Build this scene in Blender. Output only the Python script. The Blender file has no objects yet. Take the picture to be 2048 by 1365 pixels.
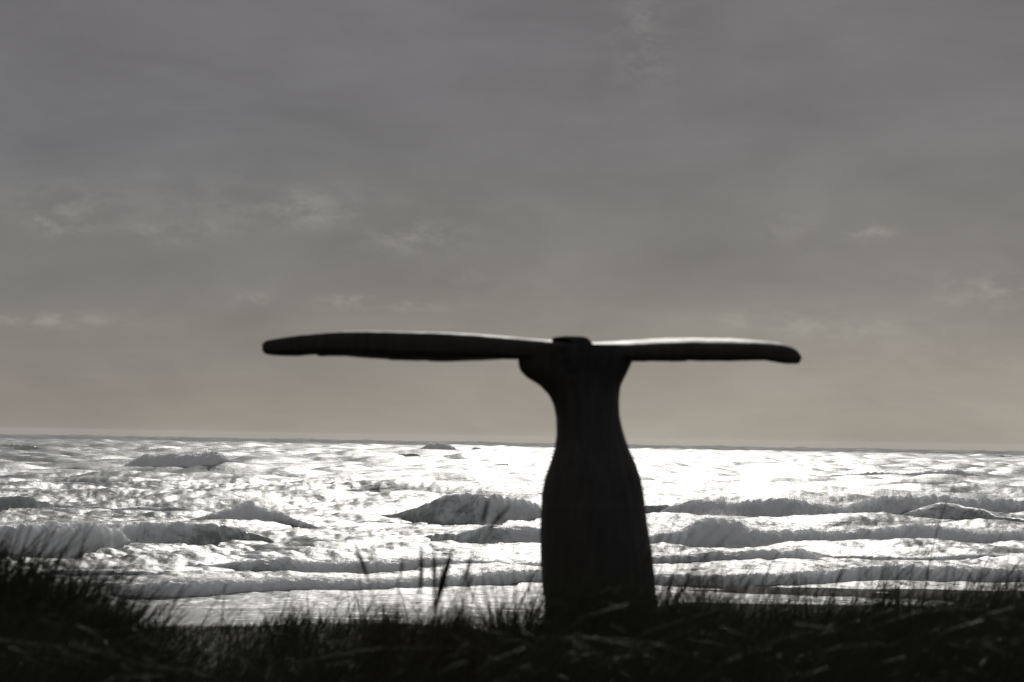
import bpy, math, random
import numpy as np
from mathutils import Matrix, Vector

random.seed(7)
RNG = np.random.default_rng(11)
scene = bpy.context.scene
C = scene.collection

# ------------------------------------------------------------------ camera
H = 6.5                       # eye height above the sea
F = 7680.0                    # focal length in pixels of a 2048 px wide frame (135 mm)
PITCH = math.atan(193.0 / F)
ROLL = math.radians(0.96)
fw = Vector((0, math.cos(PITCH), math.sin(PITCH)))
up0 = Vector((0, -math.sin(PITCH), math.cos(PITCH)))
rt0 = Vector((1, 0, 0))
rt = rt0 * math.cos(ROLL) + up0 * math.sin(ROLL)
up = up0 * math.cos(ROLL) - rt0 * math.sin(ROLL)
cam_data = bpy.data.cameras.new('camera')
cam_data.sensor_width = 36.0
cam_data.lens = 135.0
cam_data.clip_start = 0.5
cam_data.clip_end = 40000.0
cam_data.dof.use_dof = True
cam_data.dof.focus_distance = 260.0
cam_data.dof.aperture_fstop = 5.8
cam = bpy.data.objects.new('camera', cam_data)
C.objects.link(cam)
M4 = Matrix(((rt.x, up.x, -fw.x, 0), (rt.y, up.y, -fw.y, 0), (rt.z, up.z, -fw.z, H), (0, 0, 0, 1)))
cam.matrix_world = M4
scene.camera = cam

# ------------------------------------------------------------------ sun and sky
SUN_EL = math.radians(29.0)
SUN_AZ = math.radians(1.7)    # to the right of straight ahead
sun_dir = Vector((math.sin(SUN_AZ) * math.cos(SUN_EL), math.cos(SUN_AZ) * math.cos(SUN_EL), math.sin(SUN_EL)))
sun_data = bpy.data.lights.new('sun', 'SUN')
sun_data.energy = 2.0
sun_data.angle = math.radians(1.5)
sun_data.color = (1.0, 0.96, 0.90)
sun = bpy.data.objects.new('sun', sun_data)
C.objects.link(sun)
sun.location = (0, 100, 60)
sun.rotation_euler = sun_dir.to_track_quat('Z', 'Y').to_euler()

scene.view_settings.view_transform = 'Standard'
scene.view_settings.look = 'None'
scene.view_settings.gamma = 1.0
scene.view_settings.use_curve_mapping = False
scene.view_settings.exposure = 0.0
scene.render.engine = 'CYCLES'
scene.cycles.use_denoising = True
scene.cycles.sample_clamp_direct = 2.2
scene.cycles.max_bounces = 6
scene.cycles.volume_bounces = 0
scene.cycles.sample_clamp_indirect = 1.0
scene.cycles.caustics_reflective = False
scene.cycles.caustics_refractive = False


class NT:
    """small helper to write node trees"""
    def __init__(self, tree):
        self.t = tree
        self.t.nodes.clear()

    def n(self, kind, **kw):
        nd = self.t.nodes.new(kind)
        for k, v in kw.items():
            setattr(nd, k, v)
        return nd

    def link(self, a, b):
        self.t.links.new(a, b)

    def val(self, sock, v):
        if isinstance(v, bpy.types.NodeSocket):
            self.link(v, sock)
        elif v is not None:
            sock.default_value = v

    def math(self, op, a, b=None, c=None, clamp=False):
        nd = self.n('ShaderNodeMath', operation=op, use_clamp=clamp)
        self.val(nd.inputs[0], a); self.val(nd.inputs[1], b); self.val(nd.inputs[2], c)
        return nd.outputs[0]

    def vmath(self, op, a, b=None):
        nd = self.n('ShaderNodeVectorMath', operation=op)
        self.val(nd.inputs[0], a); self.val(nd.inputs[1], b)
        return nd.outputs['Value'] if op in ('DOT_PRODUCT', 'LENGTH') else nd.outputs[0]

    def mix(self, fac, a, b, blend='MIX'):
        nd = self.n('ShaderNodeMix', data_type='RGBA', blend_type=blend)
        self.val(nd.inputs[0], fac); self.val(nd.inputs[6], a); self.val(nd.inputs[7], b)
        return nd.outputs[2]

    def noise(self, vec, scale, detail=4.0, rough=0.55, dist=0.0):
        nd = self.n('ShaderNodeTexNoise')
        self.val(nd.inputs['Vector'], vec)
        nd.inputs['Scale'].default_value = scale
        nd.inputs['Detail'].default_value = detail
        nd.inputs['Roughness'].default_value = rough
        nd.inputs['Distortion'].default_value = dist
        return nd.outputs['Fac']

    def ramp(self, fac, stops, interp='LINEAR'):
        nd = self.n('ShaderNodeValToRGB')
        cr = nd.color_ramp
        cr.interpolation = interp
        while len(cr.elements) > 1:
            cr.elements.remove(cr.elements[-1])
        for i, (p, c) in enumerate(stops):
            e = cr.elements[0] if i == 0 else cr.elements.new(p)
            e.position = p
            e.color = (c[0], c[1], c[2], 1) if not isinstance(c, float) else (c, c, c, 1)
        self.val(nd.inputs[0], fac)
        return nd.outputs[0]

    def maprange(self, v, a, b, c=0.0, d=1.0, smooth=True):
        nd = self.n('ShaderNodeMapRange', interpolation_type='SMOOTHSTEP' if smooth else 'LINEAR')
        self.val(nd.inputs[0], v)
        for i, x in enumerate((a, b, c, d)):
            nd.inputs[i + 1].default_value = x
        return nd.outputs[0]


def lin(r, g, b):
    return tuple(((c / 255 + 0.055) / 1.055) ** 2.4 if c > 10 else c / 255 / 12.92 for c in (r, g, b))


def px_dir(px, py):
    d = fw + rt * ((px - 1024.0) / F) + up * ((682.5 - py) / F)
    return d.normalized()


world = bpy.data.worlds.new('World')
scene.world = world
world.use_nodes = True
w = NT(world.node_tree)
tc = w.n('ShaderNodeTexCoord')
D = tc.outputs['Generated']
sep = w.n('ShaderNodeSeparateXYZ')
w.link(D, sep.inputs[0])
z = sep.outputs['Z']
az = w.math('ARCTAN2', sep.outputs['X'], sep.outputs['Y'])
# slow undulation of the cloud base so that its bands are not level
warp = w.noise(w.vmath('MULTIPLY', D, (5.0, 5.0, 22.0)), 1.0, 3.0, 0.5)
warp2 = w.noise(w.vmath('MULTIPLY', D, (14.0, 14.0, 60.0)), 1.0, 5.0, 0.55)
zz = w.math('ADD', z, w.math('MULTIPLY', w.math('SUBTRACT', warp, 0.5), 0.030))
zz = w.math('ADD', zz, w.math('MULTIPLY', w.math('SUBTRACT', warp2, 0.5), 0.010))
low = w.ramp(w.math('MULTIPLY', zz, 5.0), [
    (0.00, lin(142, 137, 130)), (0.05, lin(136, 131, 125)), (0.10, lin(128, 126, 121)), (0.16, lin(121, 120, 116)),
    (0.28, lin(117, 117, 116)), (0.36, lin(108, 108, 112)), (0.55, lin(108, 106, 110)), (1.0, lin(114, 113, 115))], 'B_SPLINE')
# thinner, warmer cloud low towards the sun's side
glow_dir = Vector((math.sin(math.radians(9.5)), math.cos(math.radians(9.5)), -0.01)).normalized()
ang = w.math('ARCCOSINE', w.vmath('DOT_PRODUCT', D, tuple(glow_dir)))
gl_az = w.maprange(az, math.radians(-9.0), math.radians(8.5), 0.0, 1.0)
gl_fall = w.maprange(az, math.radians(14), math.radians(70), 1.0, 0.0)
gl_h = w.maprange(zz, 0.0, 0.055, 1.0, 0.0)
glow = w.math('MULTIPLY', w.math('MULTIPLY', gl_az, gl_fall), gl_h)
sky_c = w.mix(glow, low, lin(190, 181, 167) + (1,))
gl2 = w.math('MULTIPLY', w.math('MULTIPLY', gl_az, gl_fall), w.maprange(zz, 0.03, 0.14, 0.55, 0.15))
sky_c = w.mix(gl2, sky_c, lin(130, 127, 123) + (1,))
# soft mottling
mott = w.noise(w.vmath('MULTIPLY', D, (15.0, 15.0, 42.0)), 1.0, 6.0, 0.6, 0.3)
sky_c = w.mix(1.0, sky_c, w.ramp(mott, [(0.25, 0.83), (0.5, 0.99), (0.75, 1.16)]), 'MULTIPLY')
# torn light wisps hanging under the deck
wv = w.vmath('MULTIPLY', D, (95.0, 95.0, 190.0))
wn = w.noise(wv, 1.0, 8.0, 0.66, 0.25)
WISPS = [  # px, py, half width, half height, strength
    (600, 425, 120, 42, 0.7), (350, 462, 95, 24, 0.9), (120, 450, 60, 22, 1.0), (120, 415, 110, 40, 0.45),
    (835, 475, 110, 34, 0.8), (1745, 466, 45, 20, 1.1), (1530, 455, 160, 30, 0.4), (480, 598, 90, 14, 0.8),
    (690, 604, 55, 16, 1.4), (825, 612, 60, 13, 1.2), (90, 640, 170, 18, 1.0), (950, 572, 45, 32, 0.6),
    (1540, 650, 130, 34, 1.0), (1720, 655, 110, 32, 0.8), (1970, 580, 120, 42, 0.9), (1070, 618, 45, 18, 0.8),
    (1290, 80, 70, 120, 0.55), (420, 390, 420, 50, 0.25), (1960, 720, 260, 70, 0.35)]
acc = None
for (px, py, hw, hh, s) in WISPS:
    d0 = px_dir(px, py)
    a0, e0 = math.atan2(d0.x, d0.y), d0.z
    dx = w.math('MULTIPLY', w.math('SUBTRACT', az, a0), F / hw)
    dz = w.math('MULTIPLY', w.math('SUBTRACT', z, e0), F / hh)
    r2 = w.math('ADD', w.math('MULTIPLY', dx, dx), w.math('MULTIPLY', dz, dz))
    m = w.math('MULTIPLY', w.math('EXPONENT', w.math('MULTIPLY', r2, -1.2)), s)
    acc = m if acc is None else w.math('ADD', acc, m)
wf = w.math('MULTIPLY', acc, w.maprange(wn, 0.40, 0.68, 0.0, 1.0), clamp=True)
sky_c = w.mix(w.math('MULTIPLY', wf, 0.42), sky_c, lin(172, 168, 158) + (1,))
# the clear sky above the deck, barely coming through
nis = w.n('ShaderNodeTexSky', sky_type='NISHITA')
nis.sun_disc = False
nis.sun_elevation = SUN_EL
nis.sun_rotation = SUN_AZ
nis.air_density = 1.0
nis.dust_density = 1.0
deck = w.mix(1.0, sky_c, (10.0, 10.0, 10.0, 1), 'MULTIPLY')
full = w.mix(0.992, nis.outputs[0], deck)
bg = w.n('ShaderNodeBackground')
w.link(full, bg.inputs[0])
bg.inputs[1].default_value = 0.1
out = w.n('ShaderNodeOutputWorld')
w.link(bg.outputs[0], out.inputs[0])


# ------------------------------------------------------------------ helpers
def P(px, py, d):
    """the point of the scene at depth y = d on the sight line of a pixel"""
    v = fw + rt * ((px - 1024.0) / F) + up * ((682.5 - py) / F)
    v = v * (d / v.y)
    return Vector((v.x, v.y, H + v.z))


def sea_depth(px, py):
    v = fw + rt * ((px - 1024.0) / F) + up * ((682.5 - py) / F)
    return -H / v.z * v.y


def make_mesh(name, verts, quads=None, tris=None, smooth=True):
    verts = np.asarray(verts, dtype=np.float32).reshape(-1, 3)
    me = bpy.data.meshes.new(name)
    loops, starts, totals = [], [], []
    n = 0
    if quads is not None and len(quads):
        q = np.asarray(quads, dtype=np.int32).reshape(-1, 4)
        loops.append(q.ravel()); starts.append(n + np.arange(len(q)) * 4); n += len(q) * 4
    if tris is not None and len(tris):
        t = np.asarray(tris, dtype=np.int32).reshape(-1, 3)
        loops.append(t.ravel()); starts.append(n + np.arange(len(t)) * 3); n += len(t) * 3
    loops = np.concatenate(loops).astype(np.int32)
    starts = np.concatenate(starts).astype(np.int32)
    me.vertices.add(len(verts))
    me.vertices.foreach_set('co', verts.ravel())
    me.loops.add(len(loops))
    me.loops.foreach_set('vertex_index', loops)
    me.polygons.add(len(starts))
    me.polygons.foreach_set('loop_start', starts)
    me.update(calc_edges=True)
    me.validate()
    if smooth:
        me.polygons.foreach_set('use_smooth', np.ones(len(me.polygons), dtype=bool))
    return me


def attr(me, name, arr):
    a = me.attributes.new(name, 'FLOAT', 'POINT')
    a.data.foreach_set('value', np.asarray(arr, dtype=np.float32).ravel())


def grid_quads(nr, nc, closed=False):
    i = np.arange(nr - 1)[:, None]
    j = np.arange(nc if closed else nc - 1)[None, :]
    j2 = (j + 1) % nc
    return np.stack([i * nc + j, i * nc + j2, (i + 1) * nc + j2, (i + 1) * nc + j], -1).reshape(-1, 4)


def obj(name, me, material=None, parent=None, kind=None, label=None, cat=None, group=None):
    o = bpy.data.objects.new(name, me)
    C.objects.link(o)
    if material:
        me.materials.append(material)
    if parent:
        o.parent = parent
    for k, v in (('kind', kind), ('label', label), ('category', cat), ('group', group)):
        if v:
            o[k] = v
    return o


def empty(name, loc, label, cat, group=None):
    o = bpy.data.objects.new(name, None)
    C.objects.link(o)
    o.location = loc
    o['label'] = label
    o['category'] = cat
    if group:
        o['group'] = group
    return o


def rebase(verts, o):
    return np.asarray(verts) - np.array(o.location)


_perm = RNG.permutation(256).astype(np.int64)
_perm = np.concatenate([_perm, _perm, _perm])
_g3 = RNG.normal(size=(256, 3)); _g3 /= np.linalg.norm(_g3, axis=1)[:, None]
_ga = RNG.uniform(0, 2 * np.pi, 256)
_g2 = np.stack([np.cos(_ga), np.sin(_ga)], 1)


def pn2(x, y):
    xi = np.floor(x).astype(np.int64); yi = np.floor(y).astype(np.int64)
    xf = x - xi; yf = y - yi
    u = xf * xf * xf * (xf * (xf * 6 - 15) + 10); v = yf * yf * yf * (yf * (yf * 6 - 15) + 10)
    r = 0
    for a in (0, 1):
        for b in (0, 1):
            h = _perm[_perm[(xi + a) & 255] + ((yi + b) & 255)]
            g = _g2[h]
            dt = g[..., 0] * (xf - a) + g[..., 1] * (yf - b)
            r = r + dt * (u if a else 1 - u) * (v if b else 1 - v)
    return r * 1.4


def pn3(x, y, zc):
    xi = np.floor(x).astype(np.int64); yi = np.floor(y).astype(np.int64); zi = np.floor(zc).astype(np.int64)
    xf = x - xi; yf = y - yi; zf = zc - zi
    s = lambda t: t * t * t * (t * (t * 6 - 15) + 10)
    u, v, q = s(xf), s(yf), s(zf)
    r = 0
    for a in (0, 1):
        for b in (0, 1):
            for c in (0, 1):
                h = _perm[_perm[_perm[(xi + a) & 255] + ((yi + b) & 255)] + ((zi + c) & 255)]
                g = _g3[h]
                dt = g[..., 0] * (xf - a) + g[..., 1] * (yf - b) + g[..., 2] * (zf - c)
                r = r + dt * (u if a else 1 - u) * (v if b else 1 - v) * (q if c else 1 - q)
    return r * 1.5


def sstep(a, b, x):
    t = np.clip((x - a) / (b - a), 0, 1)
    return t * t * (3 - 2 * t)


# ------------------------------------------------------------------ materials
def material(name):
    m = bpy.data.materials.new(name)
    m.use_nodes = True
    return m, NT(m.node_tree)


def finish(t, shader):
    o = t.n('ShaderNodeOutputMaterial')
    t.link(shader, o.inputs[0])


def sea_material():
    m, t = material('sea_water')
    geo = t.n('ShaderNodeNewGeometry')
    pos = geo.outputs['Position']
    fo = t.n('ShaderNodeAttribute', attribute_name='foam').outputs['Fac']
    cal_shade = t.n('ShaderNodeAttribute', attribute_name='calm_shade').outputs['Fac']
    # foam lacework broken up by noise
    n1 = t.noise(t.vmath('MULTIPLY', pos, (0.35, 0.6, 1.2)), 1.0, 8.0, 0.65, 0.4)
    n2 = t.noise(t.vmath('MULTIPLY', pos, (1.6, 2.2, 3.0)), 1.0, 6.0, 0.65)
    br = t.math('ADD', t.math('MULTIPLY', t.math('SUBTRACT', n1, 0.5), 1.3), t.math('MULTIPLY', t.math('SUBTRACT', n2, 0.5), 0.7))
    f = t.maprange(t.math('ADD', fo, br), 0.22, 0.70, 0.0, 1.0)
    thin = t.n('ShaderNodeAttribute', attribute_name='thin').outputs['Fac']
    base = t.mix(f, t.mix(thin, (0.22, 0.245, 0.235, 1), (0.29, 0.33, 0.315, 1)), (0.84, 0.85, 0.86, 1))  # breaker water is lighter: sunlight shining through is put into its colour
    rough = t.math('ADD', t.math('MULTIPLY', f, 0.28), 0.25)
    rough = t.math('MULTIPLY', rough, t.math('SUBTRACT', 1.0, t.math('MULTIPLY', cal_shade, 0.8)))
    # wind ripples and froth
    b1 = t.noise(t.vmath('MULTIPLY', pos, (0.9, 1.6, 1.5)), 1.0, 6.0, 0.62)
    b2 = t.noise(t.vmath('MULTIPLY', pos, (5.0, 7.0, 7.0)), 1.0, 5.0, 0.65)
    bh = t.math('ADD', t.math('MULTIPLY', b1, 0.11), t.math('MULTIPLY', b2, 0.012))
    bh = t.math('MULTIPLY', bh, t.math('SUBTRACT', 1.0, t.math('MULTIPLY', cal_shade, 0.8)))
    bh = t.math('MULTIPLY', bh, t.math('SUBTRACT', 1.0, t.math('MULTIPLY', f, 0.45)))
    bp = t.n('ShaderNodeBump')
    bp.inputs['Strength'].default_value = 1.0
    bp.inputs['Distance'].default_value = 1.0
    t.link(bh, bp.inputs['Height'])
    p = t.n('ShaderNodeBsdfPrincipled')
    t.link(base, p.inputs['Base Color'])
    t.link(rough, p.inputs['Roughness'])
    p.inputs['IOR'].default_value = 1.33
    p.subsurface_method = 'BURLEY'
    t.link(t.math('MULTIPLY', thin, t.math('ADD', t.math('MULTIPLY', f, 0.35), 0.4)), p.inputs['Subsurface Weight'])
    p.inputs['Subsurface Radius'].default_value = (0.9, 1.0, 1.0)
    p.inputs['Subsurface Scale'].default_value = 0.8
    t.link(bp.outputs[0], p.inputs['Normal'])
    finish(t, p.outputs[0])
    return m


def spray_material():
    m, t = material('spray_droplets')
    d = t.n('ShaderNodeBsdfDiffuse'); d.inputs[0].default_value = (0.9, 0.9, 0.9, 1)
    tr = t.n('ShaderNodeBsdfTranslucent'); tr.inputs[0].default_value = (0.9, 0.9, 0.9, 1)
    mx = t.n('ShaderNodeMixShader'); mx.inputs[0].default_value = 0.6
    t.link(d.outputs[0], mx.inputs[1]); t.link(tr.outputs[0], mx.inputs[2])
    finish(t, mx.outputs[0])
    return m


def sand_material():
    m, t = material('dark_sand')
    pos = t.n('ShaderNodeNewGeometry').outputs['Position']
    n = t.noise(t.vmath('MULTIPLY', pos, (0.8, 0.8, 0.8)), 1.0, 8.0, 0.65)
    n2 = t.noise(pos, 30.0, 4.0, 0.6)
    col = t.ramp(n, [(0.3, (0.022, 0.021, 0.018)), (0.7, (0.044, 0.041, 0.035))])
    bp = t.n('ShaderNodeBump'); bp.inputs['Strength'].default_value = 0.6; bp.inputs['Distance'].default_value = 0.03
    t.link(n2, bp.inputs['Height'])
    p = t.n('ShaderNodeBsdfPrincipled')
    t.link(col, p.inputs['Base Color']); p.inputs['Roughness'].default_value = 0.9
    p.inputs['Specular IOR Level'].default_value = 0.2
    t.link(bp.outputs[0], p.inputs['Normal'])
    finish(t, p.outputs[0])
    return m


def wood_material():
    m, t = material('weathered_dark_timber')
    tcn = t.n('ShaderNodeTexCoord').outputs['Object']
    pan = t.n('ShaderNodeAttribute', attribute_name='panel').outputs['Fac']
    g = t.noise(t.vmath('MULTIPLY', tcn, (26.0, 26.0, 1.6)), 1.0, 6.0, 0.6, 0.5)
    st = t.noise(tcn, 3.2, 5.0, 0.6)
    brown = t.ramp(g, [(0.3, (0.022, 0.019, 0.016)), (0.7, (0.052, 0.043, 0.034))])
    black = t.ramp(g, [(0.3, (0.022, 0.022, 0.025)), (0.7, (0.045, 0.045, 0.050))])
    col = t.mix(pan, brown, black)
    col = t.mix(t.maprange(st, 0.5, 0.75, 0.0, 0.5), col, (0.06, 0.05, 0.04, 1))
    bp = t.n('ShaderNodeBump'); bp.inputs['Strength'].default_value = 0.18; bp.inputs['Distance'].default_value = 0.01
    t.link(g, bp.inputs['Height'])
    p = t.n('ShaderNodeBsdfPrincipled')
    t.link(col, p.inputs['Base Color'])
    t.link(t.ramp(st, [(0.3, 0.50), (0.7, 0.68)]), p.inputs['Roughness'])
    p.inputs['Specular IOR Level'].default_value = 0.28
    t.link(bp.outputs[0], p.inputs['Normal'])
    finish(t, p.outputs[0])
    return m


def grass_material(name, stops, transl=0.05):
    m, t = material(name)
    v = t.n('ShaderNodeAttribute', attribute_name='tone').outputs['Fac']
    col = t.ramp(v, stops)
    p = t.n('ShaderNodeBsdfPrincipled')
    t.link(col, p.inputs['Base Color']); p.inputs['Roughness'].default_value = 0.6
    p.inputs['Specular IOR Level'].default_value = 0.06
    tr = t.n('ShaderNodeBsdfTranslucent'); t.link(col, tr.inputs[0])
    mx = t.n('ShaderNodeMixShader'); mx.inputs[0].default_value = transl
    t.link(p.outputs[0], mx.inputs[1]); t.link(tr.outputs[0], mx.inputs[2])
    finish(t, mx.outputs[0])
    return m


def rock_material():
    m, t = material('dark_rock')
    tcn = t.n('ShaderNodeTexCoord').outputs['Object']
    n = t.noise(tcn, 9.0, 8.0, 0.65)
    col = t.ramp(n, [(0.3, (0.022, 0.021, 0.020)), (0.7, (0.05, 0.047, 0.043))])
    bp = t.n('ShaderNodeBump'); bp.inputs['Strength'].default_value = 0.5; bp.inputs['Distance'].default_value = 0.02
    t.link(n, bp.inputs['Height'])
    p = t.n('ShaderNodeBsdfPrincipled'); t.link(col, p.inputs['Base Color']); p.inputs['Roughness'].default_value = 0.85; p.inputs['Specular IOR Level'].default_value = 0.1
    t.link(bp.outputs[0], p.inputs['Normal'])
    finish(t, p.outputs[0])
    return m


SEA = sea_material()
SPRAY = spray_material()
SAND = sand_material()
WOOD = wood_material()
ROCK = rock_material()
GRASS = grass_material('dune_grass_blades', [(0.0, (0.030, 0.036, 0.018)), (0.55, (0.044, 0.047, 0.028)), (0.85, (0.058, 0.054, 0.037)), (1.0, (0.080, 0.070, 0.050))])
REED = grass_material('reddish_reed', [(0.0, (0.030, 0.024, 0.018)), (1.0, (0.075, 0.058, 0.042))], 0.06)

# ------------------------------------------------------------------ ground: dune and beach
def ground_z(x, y):
    x = np.asarray(x, float); y = np.asarray(y, float)
    prof = np.interp(y, [-60, 20, 26, 28, 31, 36, 46, 62, 100, 126, 145, 220, 400], [5.2, 5.15, 5.13, 5.10, 4.8, 3.9, 2.0, 1.1, 0.35, 0.02, -0.35, -1.6, -3.0])
    near = 1 - sstep(26, 40, y)
    z = prof + near * (0.10 * pn2(x * 0.45, y * 0.35) + 0.05 * pn2(x * 1.3 + 7, y * 1.1))
    z = z + 0.42 * np.exp(-((x + 2.75) / 0.75) ** 2 - ((y - 20.0) / 3.0) ** 2)
    z = z + 0.16 * np.exp(-((x - 2.7) / 1.1) ** 2 - ((y - 24.0) / 3.0) ** 2)
    # the sand bar that pushes the shoreline out, with a pool on it
    bar = sstep(3.0, 7.5, x - (y - 150) * 0.02) * sstep(118, 130, y) * (1 - sstep(172, 182, y))
    z = z + bar * (0.62 + 0.004 * (y - 126) - 0.75 * np.exp(-((y - 156.0) / 5.0) ** 2 - ((x - 12.0) / 6.0) ** 4) + 0.05 * pn2(x * 0.3, y * 0.12))
    return z


ys = np.concatenate([np.linspace(-60, 8, 30), np.linspace(8.5, 40, 130), np.linspace(41, 110, 60), np.linspace(111, 200, 150), np.linspace(205, 400, 20)])
xs = np.concatenate([np.linspace(-400, -30, 26), np.linspace(-29, 29, 200), np.linspace(30, 400, 26)])
X, Y = np.meshgrid(xs, ys)
me = make_mesh('dune', np.stack([X, Y, ground_z(X, Y)], -1), grid_quads(len(ys), len(xs)))
obj('dune', me, SAND, kind='structure')

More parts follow.
